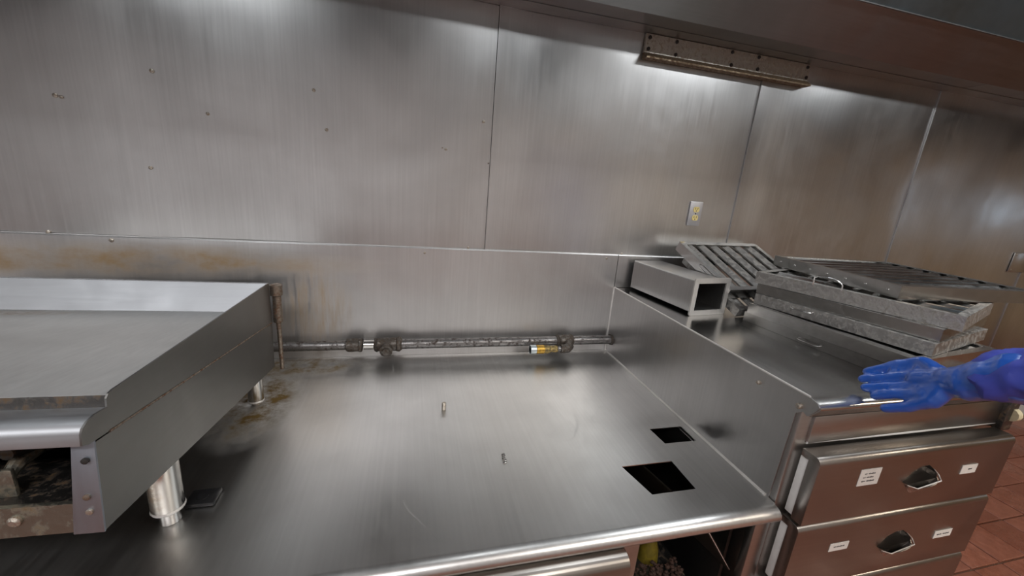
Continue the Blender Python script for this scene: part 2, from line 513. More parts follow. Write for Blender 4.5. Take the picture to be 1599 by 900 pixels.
for x, ln, pw in LAMPS:
    b = bm_new()
    add_box(b, P(x - ln / 2 - 0.03, 0.64, LAMP_H + 0.004), P(x + ln / 2 + 0.03, 0.84, LAMP_H + 0.06), 0.006)
    add_box(b, P(x - 0.02, 0.72, LAMP_H + 0.058), P(x + 0.02, 0.76, 1.116))
    h_ = obj('lamp_housing', b, 'hood', hood)

# corroded plate screwed to the wall under the hood
brk = thing('corroded_wall_plate', 'long corroded galvanised plate screwed to wall under the hood edge', 'wall plate', P(1.34, 1.66, 0.53))
def brk_poly(x): return [Vector((x, Y(1.662), EYE + 0.612)), Vector((x, Y(1.655), EYE + 0.612)), Vector((x, Y(1.652), EYE + 0.548)), Vector((x, Y(1.652), EYE + 0.545)), Vector((x, Y(1.662), EYE + 0.545))]
b = bm_new()
add_prism(b, [Vector((0.918, Y(1.666), EYE + 0.616)), Vector((0.918, Y(1.655), EYE + 0.616)), Vector((0.918, Y(1.650), EYE + 0.546)), Vector((0.918, Y(1.666), EYE + 0.546))], (0.845, 0, 0))
obj('face_plate', b, 'bracket', brk)
b = bm_new()
add_prism(b, [Vector((0.918, Y(1.666), EYE + 0.546)), Vector((0.918, Y(1.650), EYE + 0.546)), Vector((0.918, Y(1.628), EYE + 0.528)), Vector((0.918, Y(1.628), EYE + 0.522)), Vector((0.918, Y(1.666), EYE + 0.522))], (0.845, 0, 0))
obj('lower_lip', b, 'bracketlip', brk)
for x, h in ((0.935, .602), (0.933, .560), (1.06, .604), (1.062, .556), (1.335, .606), (1.338, .556), (1.475, .606), (1.478, .558), (1.748, .603), (1.75, .560)):
    b = bm_new(); add_screw(b, P(x, 1.6535 if h > .58 else 1.651, h), (0, -1, 0), 0.0075, 0.005)
    obj('bolt', b, 'hole', brk)

# duplex outlet
ol = thing('wall_outlet', 'duplex outlet with grey cover plate and yellowed sockets on the steel wall', 'outlet', P(1.312, 1.668, -0.14))
b = bm_new(); add_box(b, P(1.278, 1.668, -0.139), P(1.346, 1.660, -0.026), 0.003)
obj('cover_plate', b, 'plateplastic', ol)
for h in (-0.062, -0.101):
    b = bm_new()
    c = P(1.313, 1.660, h)
    t = bmesh.new()
    pts = []
    for k in range(20):
        a = 2 * math.pi * k / 20
        pts.append(c + Vector((0.0165 * math.cos(a), 0.002, max(-0.0125, min(0.0125, 0.0165 * math.sin(a))))))
    t.free()
    add_prism(b, pts, (0, -0.004, 0))
    sk = obj('socket', b, 'ivory', ol)
    b = bm_new()
    for dx in (-0.0062, 0.0062):
        add_box(b, c + Vector((dx - 0.0012, -0.0025, -0.001)), c + Vector((dx + 0.0012, -0.001, 0.008)))
    add_tube(b, [c + Vector((0, -0.001, -0.0065)), c + Vector((0, -0.0025, -0.0065))], 0.0026, 8)
    sub('slots', b, 'hole', sk, ol)
b = bm_new(); add_screw(b, P(1.313, 1.660, -0.0815), (0, -1, 0), 0.0032, 0.0015)
obj('screw', b, 'hole', ol)

# blank cover plate and dark post at the far right end of the wall
bp = thing('blank_cover_plate', 'flat steel cover plate low on the wall at the far right edge', 'cover plate', P(3.76, 1.668, -0.30))
b = bm_new(); add_box(b, P(3.70, 1.6665, -0.31), P(3.86, 1.661, -0.185), 0.002)
obj('plate', b, 'wall', bp)
for h in (-0.20, -0.295):
    b = bm_new(); add_screw(b, P(3.72, 1.661, h), (0, -1, 0), 0.004, 0.002); obj('screw', b, 'screw', bp)

# ------------------------------------------------------------------ worktop (low counter)
FR = 0.668                 # where the flat of the worktop turns into the nose
XL, XR = -2.3, 0.945
wt = thing('worktop', 'wide low stainless worktop with two square cut-outs and rounded front nose', 'worktop', P(0, 1.1, -0.765))
# flat with two openings: grid of cells on sorted cut lines
hx = [XL, 0.600, 0.762, 0.796, 0.912, XR]
hy = [FR, 0.750, 0.862, 0.940, 1.018, 1.6545]
holes = {(1, 1), (3, 3)}
b = bm_new()
th = 0.0025
# skewed corners of the two cut-outs as in the photograph
def cx(i, j):
    x, d = hx[i], hy[j]
    if (i, j) in ((1, 1),): x += 0.028
    if (i, j) in ((2, 2),): x += 0.003
    if (i, j) in ((3, 4),): x -= 0.006
    return x, d
vt = {}
for i in range(6):
    for j in range(6):
        x, d = cx(i, j)
        vt[i, j] = b.verts.new(P(x, d, -0.765))
for i in range(5):
    for j in range(5):
        if (i, j) in holes: continue
        b.faces.new((vt[i, j], vt[i + 1, j], vt[i + 1, j + 1], vt[i, j + 1]))
ext = bmesh.ops.extrude_face_region(b, geom=b.faces[:])
for v in [g for g in ext['geom'] if isinstance(g, bmesh.types.BMVert)]:
    v.co.z -= th
obj('flat_sheet', b, 'top', wt)
# rounded nose
prof = []
R = 0.021
for k in range(0, 13):
    a = math.radians(90 + 200 * k / 12)
    prof.append(Vector((XL, Y(FR) + R * math.cos(a) * 1.35, ZC - R + R * math.sin(a))))
prof.append(Vector((XL, Y(FR), ZC - 2 * R + 0.006)))
prof.append(Vector((XL, Y(FR), ZC)))
b = bm_new(); add_prism(b, prof, (XR - XL - 0.004, 0, 0))
obj('front_nose', b, 'top', wt)
# weld bead along the side and threaded stud, dent
b = bm_new(); add_tube(b, [P(0.943, 0.70, -0.764), P(0.943, 1.2, -0.764), P(0.943, 1.652, -0.764)], 0.0048, 8)
obj('weld_bead', b, 'weld', wt)
b = bm_new()
zs = []
for k in range(13):
    zs.append((P(0.123, 1.213, -0.765 + 0.0022 * k), 0.0075 if k % 2 else 0.0062))
add_tube(b, [q[0] for q in zs], [q[1] for q in zs], 12)
obj('threaded_stud', b, 'screw', wt)
b = bm_new()
rn = random.Random(3)
for k in range(5):
    c = P(0.271 + rn.uniform(-.004, .004), 0.925 + 0.008 * k, -0.765)
    add_tube(b, [c, c + Vector((0.002, 0, 0.004)), c + Vector((0.002, 0, 0.006))], [0.006, 0.005, 0.002], 8)
obj('weld_scar', b, 'chrome', wt)

# ------------------------------------------------------------------ base cabinet below the worktop
cab = thing('base_cabinet', 'stainless base cabinet under the low worktop with one drawer and open dark bay', 'cabinet', P(-0.5, 1.1, -1.42))
zt_ = ZC - 0.004
def cbox(name, a, c, mat, bev=0.0):
    b = bm_new(); add_box(b, a, c, bev); return obj(name, b, mat, cab)
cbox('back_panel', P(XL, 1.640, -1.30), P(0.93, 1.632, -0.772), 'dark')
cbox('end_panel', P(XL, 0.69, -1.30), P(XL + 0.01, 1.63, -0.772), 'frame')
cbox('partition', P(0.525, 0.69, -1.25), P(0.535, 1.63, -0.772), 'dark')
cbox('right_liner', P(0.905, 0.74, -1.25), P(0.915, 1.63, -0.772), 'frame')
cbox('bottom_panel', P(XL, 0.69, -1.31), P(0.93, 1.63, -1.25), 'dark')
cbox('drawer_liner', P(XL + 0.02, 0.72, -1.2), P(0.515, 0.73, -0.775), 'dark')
cbox('post', P(0.508, 0.665, -1.25), P(0.552, 0.69, -0.812), 'frame', 0.003)
cbox('post', P(0.895, 0.665, -1.25), P(0.943, 0.69, -0.812), 'frame', 0.004)
# drawer front with rolled top edge
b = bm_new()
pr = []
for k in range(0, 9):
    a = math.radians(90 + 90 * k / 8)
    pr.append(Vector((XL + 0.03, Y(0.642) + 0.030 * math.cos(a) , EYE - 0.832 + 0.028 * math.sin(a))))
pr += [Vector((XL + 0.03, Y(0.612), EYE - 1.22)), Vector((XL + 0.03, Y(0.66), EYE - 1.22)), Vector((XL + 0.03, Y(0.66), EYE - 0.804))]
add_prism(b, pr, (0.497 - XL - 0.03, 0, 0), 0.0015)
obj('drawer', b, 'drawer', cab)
for x in (XL + 0.1, -0.9, 0.45, 0.9):
    b = bm_new(); add_tube(b, [P(x, 0.78, -1.42), P(x, 0.78, -1.30)], 0.025, 14); obj('leg', b, 'chrome', cab)
    b = bm_new(); add_tube(b, [P(x, 1.52, -1.42), P(x, 1.52, -1.30)], 0.025, 14); obj('leg', b, 'chrome', cab)
# loose sheet leaning in the bay, residue and crumbs
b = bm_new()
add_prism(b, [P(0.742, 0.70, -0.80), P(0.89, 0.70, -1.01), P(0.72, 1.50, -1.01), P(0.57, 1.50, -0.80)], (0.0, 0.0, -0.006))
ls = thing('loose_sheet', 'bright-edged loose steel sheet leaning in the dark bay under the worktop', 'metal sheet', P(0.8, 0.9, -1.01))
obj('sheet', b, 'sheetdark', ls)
b = bm_new(); add_tube(b, [P(0.742, 0.699, -0.800), P(0.89, 0.699, -1.010)], 0.0022, 8)
obj('rolled_edge', b, 'filterbright', ls)
b = bm_new()
add_tube(b, [P(0.735, 0.845, -1.1015), P(0.735, 0.845, -1.06), P(0.735, 0.845, -0.99)], [0.032, 0.028, 0.006], 12)
tag(obj('yellow_grease_lump', b, 'yellow'), 'small yellow grease lump inside the dark bay under the worktop', 'grease lump')
b = bm_new()
add_box(b, P(0.545, 0.72, -1.24), P(0.82, 1.05, -1.102), 0.004)
ledge = obj('inner_ledge', b, 'grime', cab)
b = bm_new()
rn = random.Random(11)
for k in range(220):
    c = P(rn.uniform(0.65, 0.80), rn.uniform(0.73, 0.805), -1.099 + rn.uniform(0.006, .03))
    t = bmesh.new(); bmesh.ops.create_icosphere(t, subdivisions=1, radius=rn.uniform(.003, .009))
    merge(b, t, Matrix.Translation(c) @ Matrix.Diagonal((1, rn.uniform(.5, 1.3), rn.uniform(.4, .9), 1)))
o = tag(obj('food_debris', b, 'debris', smooth=False), 'heap of brown food debris inside the bay under the worktop', 'debris')
o['kind'] = 'stuff'

# ------------------------------------------------------------------ raised worktop and drawer cabinet on the right
ZT = EYE - 0.448
RXR = 1.745
rw = thing('raised_worktop', 'raised stainless worktop on the right carrying the filters, with tall side panel', 'worktop', P(1.3, 1.1, -0.448))
b = bm_new()
prof = [Vector((0.946, Y(1.668), ZT)), Vector((0.946, Y(0.668), ZT))]
for k in range(1, 11):
    a = math.radians(90 + 115 * k / 10)
    prof.append(Vector((0.946, Y(0.668) + 0.036 * math.cos(a), ZT - 0.016 + 0.016 * math.sin(a))))
prof += [Vector((0.946, Y(0.652), ZT - 0.046)), Vector((0.946, Y(0.656), ZT - 0.047)), Vector((0.946, Y(0.640), ZT - 0.024)), Vector((0.946, Y(0.668), ZT - 0.004)), Vector((0.946, Y(1.668), ZT - 0.004))]
add_prism(b, prof, (RXR - 0.946, 0, 0))
obj('top_sheet', b, 'raised', rw)
# side panel with shaped front corner
sp = [(1.655, -0.765), (1.655, -0.447), (0.660, -0.447), (0.640, -0.452), (0.634, -0.460), (0.640, -0.472), (0.655, -0.495), (0.668, -0.490), (0.684, -0.503), (0.690, -0.757), (0.690, -0.765)]
b = bm_new(); add_prism(b, [P(0.943, d, h) for d, h in sp], (0.003, 0, 0))
obj('side_panel', b, 'side', rw)
b = bm_new(); add_tube(b, [P(0.9445, 1.653, -0.446), P(0.9445, 1.1, -0.446), P(0.9445, 0.662, -0.446)], 0.003, 8)
obj('top_weld', b, 'weld', rw)
b = bm_new(); add_tube(b, [P(0.9425, 1.6525, -0.765), P(0.9425, 1.6525, -0.447)], 0.0045, 8)
obj('back_weld', b, 'weld', rw)
for d, h, rr in ((0.801, -0.482, 0.006), (0.678, -0.480, 0.0075)):
    b = bm_new(); add_tube(b, [P(0.9435, d, h), P(0.936, d, h), P(0.934, d, h)], [rr, rr, rr * .6], 10); obj('screw', b, 'screw', rw)

dc = thing('drawer_cabinet', 'refrigerated stainless drawer cabinet on the right with labelled drawers', 'cabinet', P(1.34, 1.1, -1.42))
def dbox(name, a, c, mat, bev=0.0):
    b = bm_new(); add_box(b, a, c, bev); return obj(name, b, mat, dc)
b = bm_new(); add_box(b, P(0.9475, 0.672, -1.30), P(1.738, 1.64, -0.4525), 0.008)
obj('body', b, 'frame', dc)
b = bm_new(); add_box(b, P(0.985, 0.664, -0.585), P(1.725, 0.674, -0.505), 0.002)
obj('apron', b, 'frame', dc)
b = bm_new(); add_tube(b, [P(0.985, 0.668, -0.5815), P(1.35, 0.666, -0.5815), P(1.725, 0.668, -0.5815)], 0.004, 8)
obj('caulk_line', b, 'gasket', dc)
b = bm_new(); add_tube(b, [P(1.722, 0.655, -0.548), P(1.742, 0.655, -0.548)], 0.020, 14)
part_label(obj('corner_roller', b, 'cream', dc), 'cream plastic roller at the corner')
b = bm_new(); add_box(b, P(1.70, 0.650, -0.60), P(1.745, 0.672, -0.50), 0.004)
obj('corner_bracket', b, 'grime', dc)
DX0, DX1 = 0.968, 1.690
FRONT = 0.610
def cut_away(bm, cutter):
    obs = []
    for q in (bm, cutter):
        bmesh.ops.recalc_face_normals(q, faces=q.faces[:])
        me = bpy.data.meshes.new('tmp'); q.to_mesh(me); q.free()
        o = bpy.data.objects.new('tmp', me); C.objects.link(o); obs.append(o)
    md = obs[0].modifiers.new('b', 'BOOLEAN'); md.operation = 'DIFFERENCE'; md.object = obs[1]; md.solver = 'EXACT'
    dg = bpy.context.evaluated_depsgraph_get()
    me2 = bpy.data.meshes.new_from_object(obs[0].evaluated_get(dg))
    for o in obs: bpy.data.objects.remove(o)
    out = bmesh.new(); out.from_mesh(me2)
    return out
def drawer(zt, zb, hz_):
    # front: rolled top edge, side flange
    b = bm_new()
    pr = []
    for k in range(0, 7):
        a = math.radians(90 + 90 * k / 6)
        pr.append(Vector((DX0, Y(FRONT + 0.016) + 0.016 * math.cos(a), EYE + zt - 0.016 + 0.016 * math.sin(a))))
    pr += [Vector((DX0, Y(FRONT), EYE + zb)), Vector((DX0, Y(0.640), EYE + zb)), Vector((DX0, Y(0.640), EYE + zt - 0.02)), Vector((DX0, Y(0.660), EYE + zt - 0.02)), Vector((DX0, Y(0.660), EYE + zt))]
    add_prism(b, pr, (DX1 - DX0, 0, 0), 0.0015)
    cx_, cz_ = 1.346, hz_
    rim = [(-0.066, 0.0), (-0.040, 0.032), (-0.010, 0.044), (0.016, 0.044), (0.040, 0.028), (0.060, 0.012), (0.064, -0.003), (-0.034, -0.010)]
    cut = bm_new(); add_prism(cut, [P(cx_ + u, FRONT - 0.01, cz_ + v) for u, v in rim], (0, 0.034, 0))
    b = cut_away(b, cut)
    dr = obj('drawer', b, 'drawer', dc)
    g = bm_new()
    add_box(g, P(DX0 + 0.004, 0.640, zb + 0.004), P(DX1 - 0.004, 0.6635, zt - 0.022), 0.003)
    sub('gasket', g, 'gasket', dr, dc)
    # scoop handle: pocket rising into the face, projecting lip below
    g = bm_new()
    add_tube(g, [P(cx_ - 0.066, FRONT - 0.012, cz_ - 0.001), P(cx_ - 0.036, FRONT - 0.019, cz_ - 0.0095), P(cx_ + 0.062, FRONT - 0.012, cz_ - 0.003), P(cx_ + 0.060, FRONT - 0.002, cz_ + 0.012), P(cx_ + 0.040, FRONT - 0.001, cz_ + 0.028)], [0.001, 0.0016, 0.0018, 0.0018, 0.0008], 8)
    sub('pull_rim', g, 'weld', dr, dc)
    g = bm_new()
    # bowl-shaped lip bulging from the face
    def lip(u, v):
        x = -0.066 + 0.132 * u
        s = max(0.0, 1 - (abs(x) / 0.066) ** 3)
        out = 0.020 * s * (1 - v) ** 1.4
        zb_ = -0.001 - 0.0085 * max(0, 1 - abs(x + 0.036) / (0.030 if x < -0.036 else 0.1))
        return P(cx_ + x * (1 - 0.25 * v), FRONT - 0.0012 - out, cz_ + zb_ - 0.032 * v * (0.35 + 0.65 * s))
    add_grid(g, lip, 16, 8)
    ext = bmesh.ops.extrude_face_region(g, geom=g.faces[:])
    for v in [q for q in ext['geom'] if isinstance(q, bmesh.types.BMVert)]:
        v.co.y += 0.0022
    hl = sub('pull_lip', g, 'raised', dr, dc)
    return dr
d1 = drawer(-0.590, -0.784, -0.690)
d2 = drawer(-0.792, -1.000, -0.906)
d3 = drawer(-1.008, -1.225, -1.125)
for x in (1.0, 1.68):
    for d in (0.74, 1.55):
        b = bm_new(); add_tube(b, [P(x, d, -1.42), P(x, d, -1.30)], 0.025, 14); obj('leg', b, 'chrome', dc)

def label_card(x0, x1, z0, z1, lines, txt):
    r = thing('paper_label', txt, 'label', P((x0 + x1) / 2, FRONT, z0))
    b = bm_new(); add_box(b, P(x0, FRONT - 0.0014, z0), P(x1, FRONT - 0.0002, z1))
    obj('card', b, 'paper', r, smooth=False)
    for zz, words in lines:
        b = bm_new()
        for a, c in words:
            # row of short pen strokes, too small to read in the photograph
            n = max(2, int((c - a) / 0.0032))
            for k in range(n):
                x = a + (c - a) * (k + 0.5) / n
                hgt = (0.0022, 0.0030, 0.0018)[k % 3]
                add_box(b, P(x - 0.0011, FRONT - 0.0018, zz - hgt / 2), P(x + 0.0011, FRONT - 0.0012, zz + hgt))
        obj('writing', b, 'ink', r, smooth=False)
label_card(1.112, 1.182, -0.681, -0.632, [(-0.646, [(1.126, 1.135), (1.139, 1.163)]), (-0.657, [(1.124, 1.133), (1.136, 1.160)]), (-0.668, [(1.122, 1.136), (1.139, 1.166)])], 'square paper label with three lines of writing on the top drawer')
label_card(1.500, 1.562, -0.692, -0.664, [(-0.678, [(1.526, 1.542)])], 'small paper label with one word at right of the top drawer')
label_card(1.095, 1.160, -0.888, -0.863, [(-0.875, [(1.108, 1.146)])], 'paper label with one written line at left of the second drawer')
label_card(1.505, 1.577, -0.917, -0.892, [(-0.905, [(1.515, 1.535), (1.539, 1.566)])], 'narrow paper label with one line at right of the second drawer')

# ------------------------------------------------------------------ griddle
s_ = 0.04
gx0 = -0.492
GM = Matrix.Translation(P(gx0, 0, -0.765)) @ Matrix.Rotation(-math.atan(s_), 4, 'Z')
gr = thing('griddle', 'stainless countertop griddle on round legs at the left, open greasy front', 'griddle', None, GM)
GW = 0.93
def G(u, v, h): # local u (0 = right side, negative left), v depth, h height rel eye
    return GM @ Vector((u, v, h + 0.765))
GU = GM.to_3x3() @ Vector((1, 0, 0))
def gprism(name, pts, u, thick, mat, bev=0.0):
    b = bm_new(); add_prism(b, [G(u, v, h) for v, h in pts], GU * thick, bev); return obj(name, b, mat, gr)
upper = [(1.405, -0.381), (0.722, -0.379), (0.712, -0.381), (0.7065, -0.387), (0.705, -0.401), (0.680, -0.3985), (0.664, -0.401), (0.654, -0.407), (0.650, -0.415), (0.648, -0.432), (0.660, -0.437), (0.688, -0.4405), (1.409, -0.517)]
lower = [(0.669, -0.4415), (1.409, -0.5195), (1.402, -0.676), (0.654, -0.594)]
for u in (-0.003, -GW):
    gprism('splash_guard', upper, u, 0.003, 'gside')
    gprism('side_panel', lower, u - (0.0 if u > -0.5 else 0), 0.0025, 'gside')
b = bm_new(); add_tube(b, [G(0, .70, -.4425), G(0, 1.405, -.5185)], 0.0022, 6); obj('side_seam', b, 'crust', gr)
def gx(name, pts, mat, ua=-GW + 0.003, ub=-0.003, bev=0.0):
    b = bm_new(); add_prism(b, [G(ua, v, h) for v, h in pts], GU * (ub - ua), bev); return obj(name, b, mat, gr)
gx('cooking_plate', [(0.712, -0.3835), (1.352, -0.462), (1.352, -0.475), (0.712, -0.3965)], 'plate')
gx('back_splash', [(1.350, -0.466), (1.395, -0.3815), (1.405, -0.381), (1.405, -0.517), (1.355, -0.49)], 'gback')
gx('grease_gap', [(0.705, -0.402), (0.712, -0.3838), (0.716, -0.388), (0.716, -0.41), (0.705, -0.41)], 'grime')
nose = [(0.7055, -0.4015), (0.680, -0.3990), (0.664, -0.4013), (0.655, -0.407), (0.651, -0.415), (0.649, -0.433), (0.653, -0.4335), (0.656, -0.415), (0.668, -0.405), (0.7055, -0.406)]
gx('front_nose', nose, 'griddle')
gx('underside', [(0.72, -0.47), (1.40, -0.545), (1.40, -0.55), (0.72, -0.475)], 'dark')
gx('rear_panel', [(1.398, -0.52), (1.404, -0.52), (1.402, -0.674), (1.396, -0.674)], 'gside')
gx('bottom_tray', [(0.70, -0.594), (1.396, -0.672), (1.396, -0.676), (0.70, -0.598)], 'grime')
# front corner posts and lower rail
for ua, ub in ((-0.042, 0.0), (-GW, -GW + 0.042)):
    b = bm_new(); add_prism(b, [G(ua + 0.012, 0.668, -0.437), G(ub, 0.668, -0.437), G(ub, 0.653, -0.596), G(ua, 0.653, -0.596)], GM.to_3x3() @ Vector((0, 0.004, 0)), 0.001)
    po = obj('corner_post', b, 'gpost', gr)
    if ua > -0.5:
        for u, v, h, m in ((-0.012, 0.6605, -0.468, 'hole'), (-0.017, 0.6565, -0.531, 'crust'), (-0.016, 0.6545, -0.557, 'screw')):
            b = bm_new(); add_tube(b, [G(u, v + 0.003, h), G(u, v - 0.0005, h), G(u, v - 0.0016, h)], [0.005, 0.005, 0.003], 10); sub('rivet', b, m, po, gr)
gx('lower_rail', [(0.662, -0.545), (0.670, -0.545), (0.664, -0.594), (0.656, -0.594)], 'rail', -GW + 0.03, -0.036)
gx('rail_shelf', [(0.664, -0.546), (0.80, -0.560), (0.80, -0.563), (0.664, -0.549)], 'grime', -GW + 0.03, -0.03)
for u in (-0.115, -0.5, -0.8):
    b = bm_new(); add_tube(b, [G(u, 0.663, -0.566), G(u, 0.656, -0.566), G(u, 0.653, -0.566)], [0.009, 0.009, 0.005], 12); obj('rail_screw', b, 'screw', gr)
# burner pipework seen through the open front
b = bm_new(); add_tube(b, [G(-GW + 0.05, 0.78, -0.515), G(-0.16, 0.78, -0.512), G(-0.10, 0.80, -0.51)], [0.016, 0.016, 0.012], 12); obj('gas_manifold', b, 'grime', gr)
for u in (-0.16, -0.36, -0.62, -0.82):
    b = bm_new(); add_tube(b, [G(u, 0.72, -0.49), G(u, 0.76, -0.495), G(u, 1.30, -0.560)], [0.010, 0.018, 0.018], 12); obj('burner', b, 'grime', gr)
    b = bm_new(); add_tube(b, [G(u, 0.70, -0.535), G(u, 0.735, -0.515), G(u, 0.77, -0.515)], [0.008, 0.012, 0.012], 10); obj('valve', b, 'rail', gr)
b = bm_new(); add_box(b, G(-0.20, 0.69, -0.55), G(-0.135, 0.70, -0.50), 0.002); obj('igniter_bracket', b, 'rail', gr)
# legs
for u, v, hb in ((-0.030, 0.848, -0.612), (-GW + 0.035, 0.848, -0.612), (-0.030, 1.312, -0.664), (-GW + 0.035, 1.312, -0.664)):
    rr = 0.029 if v < 1 else 0.0225
    b = bm_new()
    foot = -0.765
    z1 = foot + (0.032 if v < 1 else 0.010)
    add_tube(b, [G(u, v, hb - 0.002), G(u, v, z1 + 0.008), G(u, v, z1 + 0.002), G(u, v, z1)], [rr, rr, rr * 0.97, rr * 0.8], 24)
    lg = obj('leg', b, 'chromerust' if v < 1 else 'chrome', gr)
    b = bm_new(); add_tube(b, [G(u, v, z1 + 0.004), G(u, v, foot + 0.004), G(u, v, foot + 0.0005)], [rr * 0.68, rr * 0.68, rr * 0.55], 20)
    sub('foot', b, 'chrome', lg, gr)
    b = bm_new(); add_tube(b, [G(u, v, z1 + 0.010), G(u, v, z1 + 0.006), G(u, v, z1 + 0.003)], [rr + 0.0002, rr + 0.0016, rr + 0.0002], 24)
    sub('rim', b, 'weld', lg, gr)
# crusted supply riser at the rear corner
b = bm_new()
add_tube(b, [P(-0.424, 1.435, -0.70), P(-0.424, 1.435, -0.53), P(-0.424, 1.435, -0.525), P(-0.424, 1.435, -0.435), P(-0.424, 1.435, -0.43), P(-0.424, 1.435, -0.395), P(-0.424, 1.435, -0.392)], [0.007, 0.007, 0.014, 0.013, 0.019, 0.019, 0.012], 14)
for v in b.verts:
    v.co += Vector((noise.noise(v.co * 60), noise.noise(v.co * 60 + Vector((9, 0, 0))), 0)) * 0.003
obj('rear_riser', b, 'crust', gr)

# black plastic clip lying by the front leg
ck = thing('black_clip', 'black plastic clip lying on the worktop beside the griddle leg', 'clip', P(-0.44, 0.90, -0.765))
b = bm_new(); add_box(b, P(-0.478, 0.875, -0.764), P(-0.418, 0.925, -0.752), 0.005); obj('body', b, 'black', ck)
b = bm_new(); add_tube(b, [P(-0.447, 0.897, -0.753), P(-0.447, 0.897, -0.749)], 0.011, 14); obj('button', b, 'black', ck)

# ------------------------------------------------------------------ gas pipe
gp = thing('gas_pipe', 'dark crusted gas pipe with fittings running along the backsplash', 'pipe', P(0.2, 1.61, -0.72))
PD, PH = 1.612, -0.694
def ptube(name, pts, r, mat, seg=18, rough=0.0):
    b = bm_new(); add_tube(b, [P(*q) for q in pts], r, seg)
    if rough:
        for v in b.verts:
            v.co += Vector((noise.noise(v.co * 70), noise.noise(v.co * 70 + Vector((7, 0, 0))), noise.noise(v.co * 70 + Vector((0, 7, 0))))) * rough
    return obj(name, b, mat, gp)
def along(x0, x1, d, h, n): return [(x0 + (x1 - x0) * k / n, d, h) for k in range(n + 1)]
ptube('pipe_run', along(-0.50, -0.20, PD, PH, 6), 0.0195, 'chrome' if False else 'pipe')
ptube('pipe_run', along(-0.17, -0.13, PD, PH, 3), 0.0195, 'chromerust')
ptube('pipe_run', along(-0.03, 0.67, PD, PH, 8), 0.0205, 'pipe')
ptube('pipe_run', along(0.735, 0.941, PD, PH, 4), 0.0205, 'pipe')
ptube('coupling', [(-0.237, PD, PH)] + along(-0.235, -0.190, PD, PH, 5) + [(-0.188, PD, PH), (-0.178, PD, PH), (-0.175, PD, PH)], [0.022, 0.027, 0.027, 0.026, 0.027, 0.027, 0.026, 0.029, 0.029, 0.024], 'fitting', 18, 0.004)
ptube('tee_fitting', along(-0.130, -0.118, PD, PH, 1) + along(-0.115, -0.045, PD, PH, 6) + along(-0.04, -0.02, PD, PH, 2), [0.024, 0.030, 0.028, 0.027, 0.027, 0.027, 0.027, 0.027, 0.027, 0.031, 0.031, 0.022], 'fitting', 18, 0.004)
ptube('plug', [(-0.082, PD, PH - 0.004), (-0.082, PD - 0.042, PH - 0.012), (-0.082, PD - 0.044, PH - 0.012), (-0.082, PD - 0.052, PH - 0.013)], [0.024, 0.026, 0.017, 0.014], 'fitting', 16, 0.003)
ptube('tee_fitting', along(0.662, 0.672, PD, PH, 1) + along(0.676, 0.728, PD, PH, 5) + along(0.732, 0.745, PD, PH, 1), [0.022, 0.030, 0.026, 0.026, 0.026, 0.026, 0.026, 0.026, 0.030, 0.023], 'fitting', 18, 0.004)
ptube('elbow', [(0.712, PD, PH), (0.712, PD - 0.03, PH - 0.008), (0.710, PD - 0.045, PH - 0.012), (0.700, PD - 0.055, PH - 0.014), (0.684, PD - 0.058, PH - 0.015), (0.666, PD - 0.058, PH - 0.015)], [0.019, 0.020, 0.022, 0.022, 0.020, 0.018], 'fitting', 16, 0.003)
HD, HH = PD - 0.058, PH - 0.015
ptube('nipple', along(0.670, 0.642, HD, HH, 2), 0.0125, 'pipe', 14)
ptube('threaded_barrel', along(0.650, 0.585, HD, HH, 10), [0.014, 0.0165, 0.015, 0.0165, 0.015, 0.0165, 0.016, 0.018, 0.018, 0.0175, 0.015], 'barrel', 14, 0.003)
ptube('brass_collar', [(0.588, HD, HH), (0.585, HD, HH), (0.552, HD, HH), (0.549, HD, HH)], [0.016, 0.020, 0.020, 0.016], 'brass', 18)
ptube('zinc_ring', [(0.550, HD, HH), (0.549, HD, HH), (0.524, HD, HH), (0.523, HD, HH), (0.523, HD, HH), (0.530, HD, HH)], [0.016, 0.0205, 0.0205, 0.018, 0.0145, 0.0135], 'zinc', 18)
ptube('wall_collar', along(0.936, 0.942, PD, PH, 1), 0.026, 'fitting', 16, 0.002)

